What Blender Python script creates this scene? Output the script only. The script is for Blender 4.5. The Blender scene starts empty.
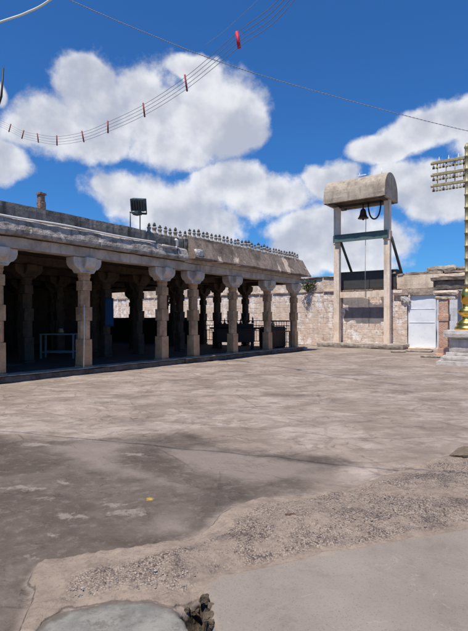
import bpy, math, random
import numpy as np
from mathutils import Vector, Matrix, noise as mn
R = math.radians
random.seed(7)
scene = bpy.context.scene
C = scene.collection
F = 490.0; HX, HY = 234.0, 320.0; EYE = 1.6      # measured from the photograph

# ------------------------------------------------------------------ frame of the temple court
O = (-4.38, 14.3)
U = (.579, .8155)          # along the hall front
TH = math.atan2(U[1], U[0])
def W(t, m, z=0.0):        # t along the hall front, m depth behind it
    return Vector((O[0] + U[0]*t - U[1]*m, O[1] + U[1]*t + U[0]*m, z))

# ------------------------------------------------------------------ node helper
class NT:
    def __init__(s, name, rough=.85, spec=.25, metal=0):
        s.m = bpy.data.materials.new(name); s.m.use_nodes = True
        s.t = s.m.node_tree; s.N = s.t.nodes; s.L = s.t.links
        s.b = s.N['Principled BSDF']
        s.b.inputs['Roughness'].default_value = rough
        s.b.inputs['Specular IOR Level'].default_value = spec
        s.b.inputs['Metallic'].default_value = metal
    def n(s, typ, **kw):
        x = s.N.new(typ)
        for k, v in kw.items(): setattr(x, k, v)
        return x
    def put(s, sock, v):
        if hasattr(v, 'is_linked') or hasattr(v, 'links'): s.L.new(v, sock)
        elif isinstance(v, (tuple, list)) and len(v) == 3 and len(sock.default_value) == 4: sock.default_value = (*v, 1)
        else: sock.default_value = v
    def math(s, op, a, b=0.0, c=None, clamp=False):
        x = s.n('ShaderNodeMath', operation=op, use_clamp=clamp)
        s.put(x.inputs[0], a); s.put(x.inputs[1], b)
        if c is not None: s.put(x.inputs[2], c)
        return x.outputs[0]
    def vm(s, op, a, b):
        x = s.n('ShaderNodeVectorMath', operation=op); s.put(x.inputs[0], a); s.put(x.inputs[1], b)
        return x.outputs[1] if op in ('LENGTH', 'DOT_PRODUCT', 'DISTANCE') else x.outputs[0]
    def pos(s, sc=(1, 1, 1)):
        return s.vm('MULTIPLY', s.n('ShaderNodeNewGeometry').outputs['Position'], sc)
    def obj(s, sc=(1, 1, 1)):
        return s.vm('MULTIPLY', s.n('ShaderNodeTexCoord').outputs['Object'], sc)
    def noise(s, scale, detail=5, rough=.6, vec=None, dist=0):
        x = s.n('ShaderNodeTexNoise'); s.put(x.inputs['Vector'], vec if vec is not None else s.pos())
        x.inputs['Scale'].default_value = scale; x.inputs['Detail'].default_value = detail
        x.inputs['Roughness'].default_value = rough; x.inputs['Distortion'].default_value = dist
        return x.outputs[0]
    def vor(s, scale, vec=None, feature='F1', out=0, rnd=1):
        x = s.n('ShaderNodeTexVoronoi', feature=feature); s.put(x.inputs['Vector'], vec if vec is not None else s.pos())
        x.inputs['Scale'].default_value = scale; x.inputs['Randomness'].default_value = rnd
        return x.outputs[out]
    def step(s, v, lo, hi):      # smooth 0..1
        x = s.n('ShaderNodeMapRange', interpolation_type='SMOOTHSTEP'); s.put(x.inputs[0], v)
        s.put(x.inputs[1], lo); s.put(x.inputs[2], hi)
        return x.outputs[0]
    def mix(s, f, a, b, mode='MIX'):
        x = s.n('ShaderNodeMix', data_type='RGBA', blend_type=mode)
        s.put(x.inputs[0], f); s.put(x.inputs[6], a); s.put(x.inputs[7], b)
        return x.outputs[2]
    def attr(s, name):
        return s.n('ShaderNodeAttribute', attribute_name=name).outputs['Fac']
    def bump(s, h, strength=.5, dist=.02, prev=None):
        x = s.n('ShaderNodeBump'); x.inputs['Strength'].default_value = strength; x.inputs['Distance'].default_value = dist
        s.put(x.inputs['Height'], h)
        if prev is not None: s.put(x.inputs['Normal'], prev)
        return x.outputs[0]
    def out(s, col=None, nrm=None, rough=None):
        if col is not None: s.put(s.b.inputs['Base Color'], col)
        if nrm is not None: s.put(s.b.inputs['Normal'], nrm)
        if rough is not None: s.put(s.b.inputs['Roughness'], rough)
        return s.m

def stone(name, a, b, stain=None, sc=3.0, bump=.6, bd=.02, streak=0, patch=None, patch_at=.56, rough=.9, low=None):
    s = NT(name, rough)
    c = s.mix(s.step(s.noise(sc, 6, .65), .35, .65), a, b)
    c = s.mix(s.math('MULTIPLY', s.step(s.noise(sc*14, 4, .7), .4, .75), .35), c, tuple(x*.55 for x in a))
    if streak:
        st = s.noise(1.0, 5, .6, vec=s.pos((5, 5, .7)))
        c = s.mix(s.math('MULTIPLY', s.step(st, .48, .68), streak), c, tuple(x*.28 for x in a))
    if stain:
        c = s.mix(s.math('MULTIPLY', s.step(s.noise(sc*.45, 6, .7), .5, .66), .8), c, stain)
    if low:      # warmer orange-brown tint towards the foot of the shaft
        zz = s.n('ShaderNodeSeparateXYZ'); s.L.new(s.pos(), zz.inputs[0])
        k = s.math('SUBTRACT', 1, s.step(s.math('ADD', zz.outputs[2], s.math('MULTIPLY', s.noise(3, 5, .7), 1.6)), 1.5, 2.3))
        c = s.mix(s.math('MULTIPLY', k, .45), c, low)
    if patch:
        c = s.mix(s.step(s.noise(sc*.6, 7, .65, dist=.6), patch_at, patch_at+.05), c, patch)
    h = s.math('ADD', s.noise(sc*6, 8, .7), s.math('MULTIPLY', s.noise(sc*1.5, 3), 1.5))
    return s.out(c, s.bump(h, bump, bd))

def flat(name, c, rough=.6, metal=0, var=.25, sc=6, bump=.15, spec=.3):
    s = NT(name, rough, spec, metal)
    col = s.mix(s.math('MULTIPLY', s.step(s.noise(sc, 6, .7), .35, .7), var), c, tuple(x*.35 for x in c))
    return s.out(col, s.bump(s.noise(sc*4, 5), bump, .01))

M = {}
M['granite'] = stone('granite', (.30, .235, .175), (.20, .155, .12), stain=(.33, .25, .18), sc=2.5, bump=.8, streak=.35)
M['inner_shade'] = stone('shaded_inner_stone', (.105, .074, .052), (.06, .044, .033), sc=2, bump=.6)  # near-black pillar stone, the hall's inner shade put into its colour
M['pillar'] = stone('pillar_granite', (.54, .335, .19), (.36, .22, .125), stain=(.64, .45, .28), sc=3, bump=1.0, bd=.03, streak=.35, low=(.66, .38, .21))
M['bracket'] = stone('bracket_stone', (.62, .54, .46), (.48, .415, .355), stain=(.31, .255, .21), sc=3, bump=.5, streak=.25)
M['beam'] = stone('beam_stone', (.54, .465, .395), (.41, .35, .295), stain=(.27, .22, .18), sc=2.2, bump=.6, streak=.35)
M['cornice'] = stone('eroded_cornice', (.30, .265, .235), (.44, .395, .35), stain=(.15, .13, .11), sc=4, bump=.8, bd=.03, streak=.6, patch=(.54, .49, .43), patch_at=.6)
M['parapet'] = stone('parapet_plaster', (.17, .16, .145), (.27, .25, .22), stain=(.07, .065, .055), sc=2.5, bump=.5, streak=.85, patch=(.36, .34, .31), patch_at=.62)
M['eave'] = stone('lime_eave', (.27, .21, .165), (.18, .14, .11), stain=(.075, .062, .052), sc=1.6, bump=.8, streak=.45, patch=(.56, .44, .34), patch_at=.55)
M['floorstone'] = stone('floor_stone', (.085, .072, .062), (.055, .047, .04), sc=2, bump=.5)  # darkened so floor and inner walls carry the interior shade in their colour
M['plinth'] = stone('plinth_stone', (.16, .135, .115), (.09, .075, .063), stain=(.05, .042, .035), sc=3, bump=.8)
M['white_stone'] = stone('whitewashed_stone', (.62, .58, .54), (.45, .42, .39), stain=(.25, .2, .17), sc=5, bump=.5)
M['dark_tip'] = stone('sooty_tip', (.06, .055, .055), (.11, .1, .09), sc=9, bump=.4)
M['finial'] = stone('finial_plaster', (.36, .325, .29), (.24, .215, .19), stain=(.12, .105, .09), sc=9, bump=.5)
M['canopy'] = stone('canopy_concrete', (.44, .37, .29), (.32, .265, .205), stain=(.20, .16, .125), sc=1.8, bump=.6, streak=.45, patch=(.5, .47, .42), patch_at=.64)
M['cream'] = stone('cream_paint', (.82, .67, .53), (.74, .59, .46), stain=(.60, .44, .30), sc=2.5, bump=.4, streak=.4)
M['platform'] = stone('platform_stone', (.42, .36, .30), (.27, .22, .18), stain=(.14, .11, .09), sc=4, bump=.9)
M['coping'] = stone('coping_stone', (.42, .33, .26), (.27, .21, .165), stain=(.15, .12, .10), sc=2.5, bump=1, patch=(.45, .36, .28))
M['tan'] = stone('tan_plaster', (.72, .58, .44), (.60, .47, .355), stain=(.42, .325, .24), sc=2, bump=.5, streak=.4)
M['porch'] = stone('porch_stone', (.24, .19, .155), (.13, .105, .09), stain=(.33, .27, .2), sc=3, bump=1, streak=.5)
M['pedestal'] = stone('pedestal_granite', (.58, .53, .48), (.48, .435, .39), stain=(.34, .30, .265), sc=4, bump=.4, streak=.3)
M['whitewash'] = stone('whitewash', (.62, .64, .68), (.52, .54, .58), stain=(.42, .42, .44), sc=1.5, bump=.3, streak=.2)
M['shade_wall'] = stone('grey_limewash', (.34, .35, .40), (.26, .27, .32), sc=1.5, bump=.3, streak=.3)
M['gold'] = flat('polished_brass', (.80, .52, .12), .28, 1, .35, 5)
M['old_brass'] = flat('aged_brass', (.40, .345, .20), .6, .45, .7, 9)
M['bronze'] = flat('bell_bronze', (.09, .065, .05), .45, .7, .3)
M['black_iron'] = flat('black_iron', (.03, .028, .028), .5, .3)
M['green_steel'] = flat('green_painted_steel', (.10, .155, .145), .55, 0, .5)
M['tank'] = flat('sooty_steel', (.055, .056, .052), .7, 0, .3)
M['rust'] = flat('rusty_iron', (.10, .055, .035), .85, 0, .5)
M['rope'] = flat('dark_rope', (.035, .03, .03), .9)
M['pale_rope'] = flat('pale_rope', (.45, .42, .38), .9)
M['pvc'] = flat('white_pvc', (.78, .77, .74), .4, 0, .2)
M['lamp_body'] = flat('lamp_housing', (.06, .075, .075), .45, .2, .3)
M['lamp_glass'] = flat('lamp_glass', (.10, .13, .14), .12, 0, .1, spec=.6)
M['wire'] = flat('overhead_wire', (.17, .17, .19), .5, 0, .1)
M['cable'] = flat('weathered_cable', (.30, .31, .33), .6, 0, .4, 20)
M['white_cable'] = flat('white_cable', (.72, .74, .66), .5, 0, .1)
M['spacer'] = flat('dark_spacer', (.24, .03, .035), .6)
M['red'] = flat('red_ribbon', (.50, .02, .06), .6, 0, .1)
M['blue'] = flat('blue_cloth', (.02, .07, .17), .8, 0, .3)
M['table'] = flat('pale_painted_steel', (.17, .21, .22), .5, 0, .3)
M['darkwood'] = flat('dark_wood', (.05, .032, .024), .6, 0, .4)
M['bamboo'] = flat('whitened_bamboo', (.78, .70, .60), .7, 0, .4)

def door_mat():
    s = NT('white_door_paint', .5, .3)
    c = s.mix(s.step(s.noise(1.3, 5), .4, .7), (.74, .77, .80), (.64, .67, .70))
    c = s.mix(s.math('MULTIPLY', s.step(s.noise(7, 8, .75, vec=s.pos((1, 1, .5))), .58, .7), .5), c, (.45, .40, .35))
    return s.out(c, s.bump(s.noise(3, 6), .3, .02))
M['door'] = door_mat()

def masonry():
    s = NT('old_wall_masonry', .92)
    tc = s.n('ShaderNodeTexCoord').outputs['Object']           # x across wall thickness, y along, z up
    sp = s.n('ShaderNodeSeparateXYZ'); s.L.new(tc, sp.inputs[0])
    cb = s.n('ShaderNodeCombineXYZ'); s.L.new(sp.outputs[1], cb.inputs[0]); s.L.new(sp.outputs[2], cb.inputs[1])
    w = s.n('ShaderNodeTexNoise'); s.L.new(tc, w.inputs[0]); w.inputs['Scale'].default_value = 1.7; w.inputs['Detail'].default_value = 4
    v = s.vm('ADD', cb.outputs[0], s.vm('MULTIPLY', s.vm('SUBTRACT', w.outputs[1], (.5, .5, .5)), (.30, .17, 0)))
    br = s.n('ShaderNodeTexBrick'); s.L.new(v, br.inputs['Vector'])
    br.offset = .43; br.squash = 1.6; br.squash_frequency = 3
    br.inputs['Scale'].default_value = 1; br.inputs['Brick Width'].default_value = .62; br.inputs['Row Height'].default_value = .34
    br.inputs['Mortar Size'].default_value = .022; br.inputs['Mortar Smooth'].default_value = .6
    br.inputs['Color1'].default_value = (.60, .43, .34, 1); br.inputs['Color2'].default_value = (.58, .47, .39, 1)
    br.inputs['Mortar'].default_value = (.45, .37, .31, 1)
    c = br.outputs['Color']
    n1 = s.noise(2.2, 7, .68, vec=tc); n2 = s.noise(5, 8, .7, vec=tc)
    c = s.mix(s.math('MULTIPLY', s.step(n2, .46, .56), .85), c, (.74, .62, .52))     # lime smears
    c = s.mix(s.step(n1, .49, .56), c, (.82, .76, .70))                              # remaining whitewash
    c = s.mix(s.math('MULTIPLY', s.step(s.noise(1.1, 5, .7, vec=tc, dist=.5), .57, .66), .55), c, (.30, .235, .19))
    c = s.mix(s.math('MULTIPLY', s.step(s.noise(26, 4, .7, vec=tc), .5, .72), .45), c, (.2, .14, .1))
    st = s.noise(1, 5, .6, vec=s.vm('MULTIPLY', tc, (2, 6, .6)))
    c = s.mix(s.math('MULTIPLY', s.step(st, .55, .7), .4), c, (.16, .12, .10))
    kk = s.step(s.noise(.75, 6, .62, vec=tc, dist=.4), .49, .56)
    c = s.mix(s.math('MULTIPLY', kk, .72), c, (.60, .475, .37))
    c = s.mix(s.math('MULTIPLY', s.step(s.noise(3.3, 7, .7, vec=tc, dist=.5), .58, .63), .5), c, (.34, .265, .21))
    h = s.math('ADD', s.math('MULTIPLY', br.outputs['Fac'], s.math('ADD', -1.0, s.math('MULTIPLY', kk, .7))), s.math('MULTIPLY', n2, .9))
    return s.out(c, s.bump(h, .75, .045))
M['masonry'] = masonry()
M['limey'] = stone('limey_parapet', (.68, .56, .44), (.55, .44, .34), stain=(.36, .29, .22), sc=2.5, bump=.8, streak=.4, patch=(.72, .64, .56), patch_at=.56)

def leafmat():
    s = NT('leaves', .6)
    return s.out(s.mix(s.noise(9, 3), (.035, .06, .02), (.10, .10, .035)))
M['leaf'] = leafmat()
M['shadow_panel'] = stone('shadow_panel', (.26, .235, .225), (.20, .18, .175), stain=(.31, .27, .25), sc=2, bump=.4, streak=.3)  # grey of the wall shadow below the canopy, as a surface colour

# ------------------------------------------------------------------ mesh helper
class MB:
    def __init__(s): s.v = []; s.f = []; s.sm = []
    def add(s, vs, fs, smooth=False):
        o = len(s.v); s.v += [tuple(v) for v in vs]
        for f in fs: s.f.append([i+o for i in f]); s.sm.append(smooth)
        return s
    def box(s, x0, x1, y0, y1, z0, z1, mat=None):
        vs = [Vector((x, y, z)) for x in (x0, x1) for y in (y0, y1) for z in (z0, z1)]
        if mat is not None: vs = [mat @ v for v in vs]
        return s.add(vs, [(0, 1, 3, 2), (4, 6, 7, 5), (0, 4, 5, 1), (2, 3, 7, 6), (0, 2, 6, 4), (1, 5, 7, 3)])
    def rbox(s, x0, x1, y0, y1, z0, z1, r=.25, amp=.02, fr=1.5, seed=0, smooth=False, round_=0.0, f=None):
        """subdivided box whose surface is worn by noise"""
        nx, ny, nz = [max(1, min(140, int(round((b-a)/r)))) for a, b in ((x0, x1), (y0, y1), (z0, z1))]
        idx = {}; vs = []
        cx, cy, cz = (x0+x1)/2, (y0+y1)/2, (z0+z1)/2
        def P(i, j, k):
            if (i, j, k) in idx: return idx[(i, j, k)]
            p = Vector((x0+(x1-x0)*i/nx, y0+(y1-y0)*j/ny, z0+(z1-z0)*k/nz))
            q = p*fr + Vector((seed*7.3, seed*3.1, seed*1.7))
            d = mn.noise_vector(q) + .5*mn.noise_vector(q*2.3) + .3*mn.noise_vector(q*5.1)
            e = (i in (0, nx)) + (j in (0, ny)) + (k in (0, nz))
            p2 = p + d*amp
            if round_ and e >= 2:
                if i in (0, nx): p2.x += round_*(1 if i == 0 else -1)*(.5+.5*abs(d.x))
                if j in (0, ny): p2.y += round_*(1 if j == 0 else -1)*(.5+.5*abs(d.y))
                if k in (0, nz): p2.z += round_*(1 if k == 0 else -1)*(.5+.5*abs(d.z))
            if f: p2 = f(p2)
            idx[(i, j, k)] = len(vs); vs.append(p2); return idx[(i, j, k)]
        fs = []
        for i in range(nx):
            for j in range(ny):
                fs.append((P(i, j, 0), P(i, j+1, 0), P(i+1, j+1, 0), P(i+1, j, 0)))
                fs.append((P(i, j, nz), P(i+1, j, nz), P(i+1, j+1, nz), P(i, j+1, nz)))
        for i in range(nx):
            for k in range(nz):
                fs.append((P(i, 0, k), P(i+1, 0, k), P(i+1, 0, k+1), P(i, 0, k+1)))
                fs.append((P(i, ny, k), P(i, ny, k+1), P(i+1, ny, k+1), P(i+1, ny, k)))
        for j in range(ny):
            for k in range(nz):
                fs.append((P(0, j, k), P(0, j, k+1), P(0, j+1, k+1), P(0, j+1, k)))
                fs.append((P(nx, j, k), P(nx, j+1, k), P(nx, j+1, k+1), P(nx, j, k+1)))
        return s.add(vs, fs, smooth)
    def tube(s, pts, r, n=8, cap=True):
        pts = [Vector(p) for p in pts]; rs = r if isinstance(r, (list, tuple)) else [r]*len(pts)
        vs = []; up = Vector((0, 0, 1))
        for i, p in enumerate(pts):
            d = (pts[min(i+1, len(pts)-1)] - pts[max(i-1, 0)]).normalized()
            a = d.cross(up)
            if a.length < .05: a = d.cross(Vector((1, 0, 0)))
            a.normalize(); b = a.cross(d)
            for k in range(n):
                an = 2*math.pi*k/n; vs.append(p + (a*math.cos(an) + b*math.sin(an))*rs[i])
        fs = [(i*n+k, i*n+(k+1) % n, (i+1)*n+(k+1) % n, (i+1)*n+k) for i in range(len(pts)-1) for k in range(n)]
        if cap: fs += [tuple(range(n))[::-1], tuple((len(pts)-1)*n+k for k in range(n))]
        return s.add(vs, fs, True)
    def lathe(s, prof, n=20, c=(0, 0, 0), smooth=True, square=False, rot=0):
        """prof = [(r, z)...]; square=True gives 4-sided, n=8 gives octagon"""
        vs = []
        for r, z in prof:
            for k in range(n):
                a = rot + 2*math.pi*(k+.5)/n
                vs.append((c[0]+r*math.cos(a), c[1]+r*math.sin(a), c[2]+z))
        L = len(prof)
        fs = [(i*n+k, i*n+(k+1) % n, (i+1)*n+(k+1) % n, (i+1)*n+k) for i in range(L-1) for k in range(n)]
        fs += [tuple(range(n))[::-1], tuple((L-1)*n+k for k in range(n))]
        return s.add(vs, fs, smooth)
    def prism(s, prof, y0, y1, ax='y'):
        """closed outline in (x,z), extruded along y  (ax='x': outline in (y,z), extruded along x)"""
        n = len(prof)
        if ax == 'y': vs = [(a, y, b) for y in (y0, y1) for a, b in prof]
        else: vs = [(y, a, b) for y in (y0, y1) for a, b in prof]
        fs = [(i, (i+1) % n, n+(i+1) % n, n+i) for i in range(n)] + [tuple(range(n)), tuple(range(n, 2*n))[::-1]]
        return s.add(vs, fs)
    def build(s, name, mat, parent=None, bevel=0, loc=None, rz=None):
        me = bpy.data.meshes.new(name); me.from_pydata(s.v, [], s.f); me.validate()
        me.polygons.foreach_set('use_smooth', s.sm[:len(me.polygons)] if len(me.polygons) == len(s.sm) else [False]*len(me.polygons))
        import bmesh
        bm = bmesh.new(); bm.from_mesh(me); bmesh.ops.recalc_face_normals(bm, faces=bm.faces); bm.to_mesh(me); bm.free()
        me.materials.append(mat)
        o = bpy.data.objects.new(name, me); C.objects.link(o)
        if parent: o.parent = parent
        if loc is not None: o.location = loc
        if rz is not None: o.rotation_euler = (0, 0, rz)
        if bevel:
            b = o.modifiers.new('bevel', 'BEVEL'); b.width = bevel; b.segments = 2; b.limit_method = 'ANGLE'
        return o

def tag(o, label=None, cat=None, group=None, kind=None):
    for k, v in (('label', label), ('category', cat), ('group', group), ('kind', kind)):
        if v: o[k] = v
    return o
def thing(name, label, cat, loc, rz=TH, group=None):
    o = bpy.data.objects.new(name, None); C.objects.link(o); o.location = loc; o.rotation_euler = (0, 0, rz)
    o.empty_display_size = .3
    return tag(o, label, cat, group)
def copy_tree(o, parent=None):
    c = o.copy(); C.objects.link(c); c.parent = parent
    for ch in list(o.children): copy_tree(ch, c)
    return c

# ------------------------------------------------------------------ ground
def g(px, py, Z=0.0):      # ground point under a point of the photograph
    d = F*(EYE-Z)/(py-HY); return ((px-HX)/F*d, d)
def poly(pts): return np.array([g(*p) for p in pts])
def sdist(P, poly_, x, y):
    """signed distance to a closed polygon, positive inside"""
    n = len(poly_); d = np.full(x.shape, 1e9); inside = np.zeros(x.shape, bool)
    for i in range(n):
        ax, ay = poly_[i]; bx, by = poly_[(i+1) % n]
        ex, ey = bx-ax, by-ay; L = ex*ex+ey*ey+1e-12
        h = np.clip(((x-ax)*ex+(y-ay)*ey)/L, 0, 1)
        d = np.minimum(d, np.hypot(x-ax-h*ex, y-ay-h*ey))
        c = ((ay > y) != (by > y)) & (x < (bx-ax)*(y-ay)/(by-ay+1e-12)+ax)
        inside ^= c
    return np.where(inside, d, -d)

def vnoise(x, y, s, seed=0):           # value noise, numpy
    x = x*s+seed*17.3; y = y*s+seed*9.1
    xi = np.floor(x).astype(int); yi = np.floor(y).astype(int); fx = x-xi; fy = y-yi
    fx = fx*fx*(3-2*fx); fy = fy*fy*(3-2*fy)
    def h(a, b):
        n = (a*374761393 + b*668265263 + seed*1442695041) & 0x7fffffff
        n = ((n ^ (n >> 13))*1274126177) & 0x7fffffff
        return ((n ^ (n >> 16)) & 0xffff)/65535.0
    return (h(xi, yi)*(1-fx)+h(xi+1, yi)*fx)*(1-fy)+(h(xi, yi+1)*(1-fx)+h(xi+1, yi+1)*fx)*fy
def fbm(x, y, s, o=4, seed=0):
    r = 0; a = .5; tot = 0
    for i in range(o): r = r+a*vnoise(x, y, s, seed+i); tot += a; a *= .55; s *= 2.1
    return r/tot

E1 = [(-60, 720), (15, 640), (25, 618), (32, 603), (35, 591), (28, 583), (33, 571), (42, 562), (62, 560), (88, 556), (112, 553), (140, 549), (160, 543),
      (182, 541), (200, 535), (213, 525), (221, 514), (236, 506), (262, 500), (290, 497), (318, 496), (345, 490), (380, 478), (420, 466), (455, 456), (520, 445), (640, 436)]
E2 = [(640, 505), (540, 519), (468, 533), (430, 540), (395, 546), (360, 552), (325, 560), (290, 567), (250, 575), (222, 581), (207, 588), (201, 600), (185, 607), (180, 606),
      (172, 612), (150, 605), (120, 604), (95, 608), (66, 614), (42, 626), (20, 660), (-60, 800)]
rough_poly = poly(E1+E2)
apronR = poly([(202, 601), (207, 588), (222, 581), (250, 575), (290, 567), (325, 560), (360, 552), (395, 546), (430, 540), (468, 533), (540, 519), (700, 500), (1500, 560), (1500, 1400), (234, 1400), (222, 700), (212, 640)])
apronL = poly([(42, 626), (66, 614), (95, 608), (120, 604), (150, 605), (172, 612), (192, 622), (210, 650), (222, 720), (234, 1400), (-600, 1400), (-60, 800), (20, 660)])
hole = poly([(190, 607), (203, 600), (213, 608), (209, 618), (216, 634), (212, 655), (196, 640), (178, 618)])
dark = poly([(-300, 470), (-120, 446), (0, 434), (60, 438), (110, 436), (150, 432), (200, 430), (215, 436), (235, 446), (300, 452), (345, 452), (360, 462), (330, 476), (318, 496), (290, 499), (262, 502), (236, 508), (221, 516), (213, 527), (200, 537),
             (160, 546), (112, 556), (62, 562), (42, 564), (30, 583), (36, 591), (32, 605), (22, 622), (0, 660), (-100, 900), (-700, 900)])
def blob(cx, cy, rx, ry, n=11, seed=0):
    rnd = random.Random(seed)
    return [(cx+rx*math.cos(2*math.pi*i/n)*rnd.uniform(.6, 1.2), cy+ry*math.sin(2*math.pi*i/n)*rnd.uniform(.6, 1.2)) for i in range(n)]
white_bits = [blob(30, 489, 30, 3.0, seed=1), blob(62, 484, 10, 2.5, seed=3), blob(72, 516, 24, 4, seed=4), blob(128, 513, 22, 4.0, seed=5), blob(115, 506, 12, 3, seed=6),
              blob(100, 502, 10, 2.0, seed=8), blob(45, 500, 12, 2.0, seed=9), blob(135, 455, 13, 2.0, seed=10), blob(36, 445, 20, 2.2, seed=12), blob(30, 556, 10, 2, seed=13), blob(50, 535, 10, 2, seed=14)]
light_bits = [[(28, 442), (60, 444), (85, 440), (120, 440), (140, 446), (118, 452), (128, 462), (150, 472), (175, 482), (200, 490), (160, 486), (120, 478), (85, 470), (62, 456), (40, 449)],
              [(160, 448), (200, 446), (240, 452), (300, 462), (330, 465), (300, 480), (250, 486), (200, 475), (170, 462)], blob(170, 527, 34, 10, seed=11), blob(300, 476, 40, 6, seed=17)]
pale_edge = poly([(10, 650), (22, 618), (28, 603), (30, 591), (24, 583), (30, 568), (42, 559), (88, 553), (160, 541), (200, 532), (213, 521), (221, 511), (236, 503), (290, 494), (330, 494),
                  (300, 503), (262, 508), (236, 520), (225, 535), (190, 552), (120, 570), (70, 585), (60, 605), (40, 625), (20, 660)])
stains = [blob(125, 420, 22, 4, seed=21), blob(90, 424, 14, 2.2, seed=22), blob(148, 416, 9, 4, seed=23), blob(290, 395, 26, 2.2, seed=24), blob(330, 401, 16, 2.5, seed=25), blob(255, 408, 22, 2.0, seed=26), blob(395, 392, 24, 2.0, seed=27),
          blob(310, 425, 30, 2.5, seed=28), blob(355, 440, 22, 2.5, seed=29), blob(210, 396, 18, 1.5, seed=30), blob(80, 400, 30, 2.2, seed=31), blob(195, 418, 26, 1.8, seed=32), blob(420, 428, 25, 3, seed=33), blob(300, 470, 30, 3.5, seed=34),
          blob(250, 478, 40, 5, seed=35), blob(360, 375, 40, 1.6, seed=36), blob(235, 372, 30, 1.5, seed=37), blob(180, 380, 30, 1.6, seed=38)]

def axis(lo_, hi_, c0, c1, fine, grow):
    a = list(np.arange(c0, c1+1e-6, fine)); s = fine; x = a[-1]
    while x < hi_: s *= grow; x += s; a.append(x)
    s = fine; x = a[0]; b = []
    while x > lo_: s *= grow; x -= s; b.append(x)
    return np.array(b[::-1]+a)
xs = axis(-700, 700, -3.2, 3.4, .02, 1.035)
ys = axis(-60, 1500, 2.2, 5.6, .02, 1.02)
X, Y = np.meshgrid(xs, ys)
sdR = sdist(0, rough_poly, X, Y); sdAR = sdist(0, apronR, X, Y); sdAL = sdist(0, apronL, X, Y); sdH = sdist(0, hole, X, Y); sdD = sdist(0, dark, X, Y)
sdP = sdist(0, pale_edge, X, Y)
sdW = np.full(X.shape, -9.); sdLb = np.full(X.shape, -9.); sdS = np.full(X.shape, -9.)
for b in white_bits: sdW = np.maximum(sdW, sdist(0, poly(b), X, Y))
for b in light_bits: sdLb = np.maximum(sdLb, sdist(0, poly(b), X, Y))
for b in stains: sdS = np.maximum(sdS, sdist(0, poly(b), X, Y))
sdY = sdist(0, poly(blob(150, 500, 5, 2, seed=9)), X, Y)
def ss(v, a, b): h = np.clip((v-a)/(b-a), 0, 1); return h*h*(3-2*h)
near = ss(-np.hypot(X, Y), -60, -20)
wob = (fbm(X, Y, 6, 3, 5)-.5)*.05
kR = ss(sdR+wob*.6, -.012, .02); kA = ss(sdAR, -.02, .02); kL = ss(sdAL, -.03, .03)
Z = (fbm(X, Y, .35, 3, 2)-.5)*.05*near + (fbm(X, Y, 1.6, 3, 3)-.5)*.018*near
Z += kR*(.028 + .035*ss(sdR, 0, .5) + (fbm(X, Y, 3.0, 4, 11)-.5)*.07 + (fbm(X, Y, 22, 2, 12)-.5)*.02)
Z += kA*.045 + kL*(.02+.02*fbm(X, Y, 5, 3, 21))
Z += (1-kR)*(1-kA)*near*(fbm(X, Y, 3.5, 3, 41)-.5)*.02
Z *= ss(np.hypot(X, Y), 0, .5)*0+1
Z -= ss(sdH+(fbm(X, Y, 25, 3, 8)-.5)*.03, -.01, .05)*(.09+.05*fbm(X, Y, 20, 2, 9))
ny, nx = X.shape
verts = np.stack([X, Y, Z], -1).reshape(-1, 3)
ii = np.arange(ny*nx).reshape(ny, nx)
faces = np.stack([ii[:-1, :-1], ii[:-1, 1:], ii[1:, 1:], ii[1:, :-1]], -1).reshape(-1, 4)
me = bpy.data.meshes.new('courtyard_ground')
me.vertices.add(len(verts)); me.vertices.foreach_set('co', verts.ravel())
me.loops.add(len(faces)*4); me.loops.foreach_set('vertex_index', faces.ravel().astype(np.int32))
me.polygons.add(len(faces)); me.polygons.foreach_set('loop_start', (np.arange(len(faces))*4).astype(np.int32))
me.polygons.foreach_set('loop_total', np.full(len(faces), 4, np.int32)); me.update()
me.polygons.foreach_set('use_smooth', [True]*len(faces))
for nm, a in (('sdR', sdR), ('sdAR', sdAR), ('sdAL', sdAL), ('sdH', sdH), ('sdD', sdD), ('sdW', sdW), ('sdLb', sdLb), ('sdS', sdS), ('sdY', sdY), ('sdP', sdP)):
    at_ = me.attributes.new(nm, 'FLOAT', 'POINT'); at_.data.foreach_set('value', np.clip(a, -5, 5).astype(np.float32).ravel())

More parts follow.
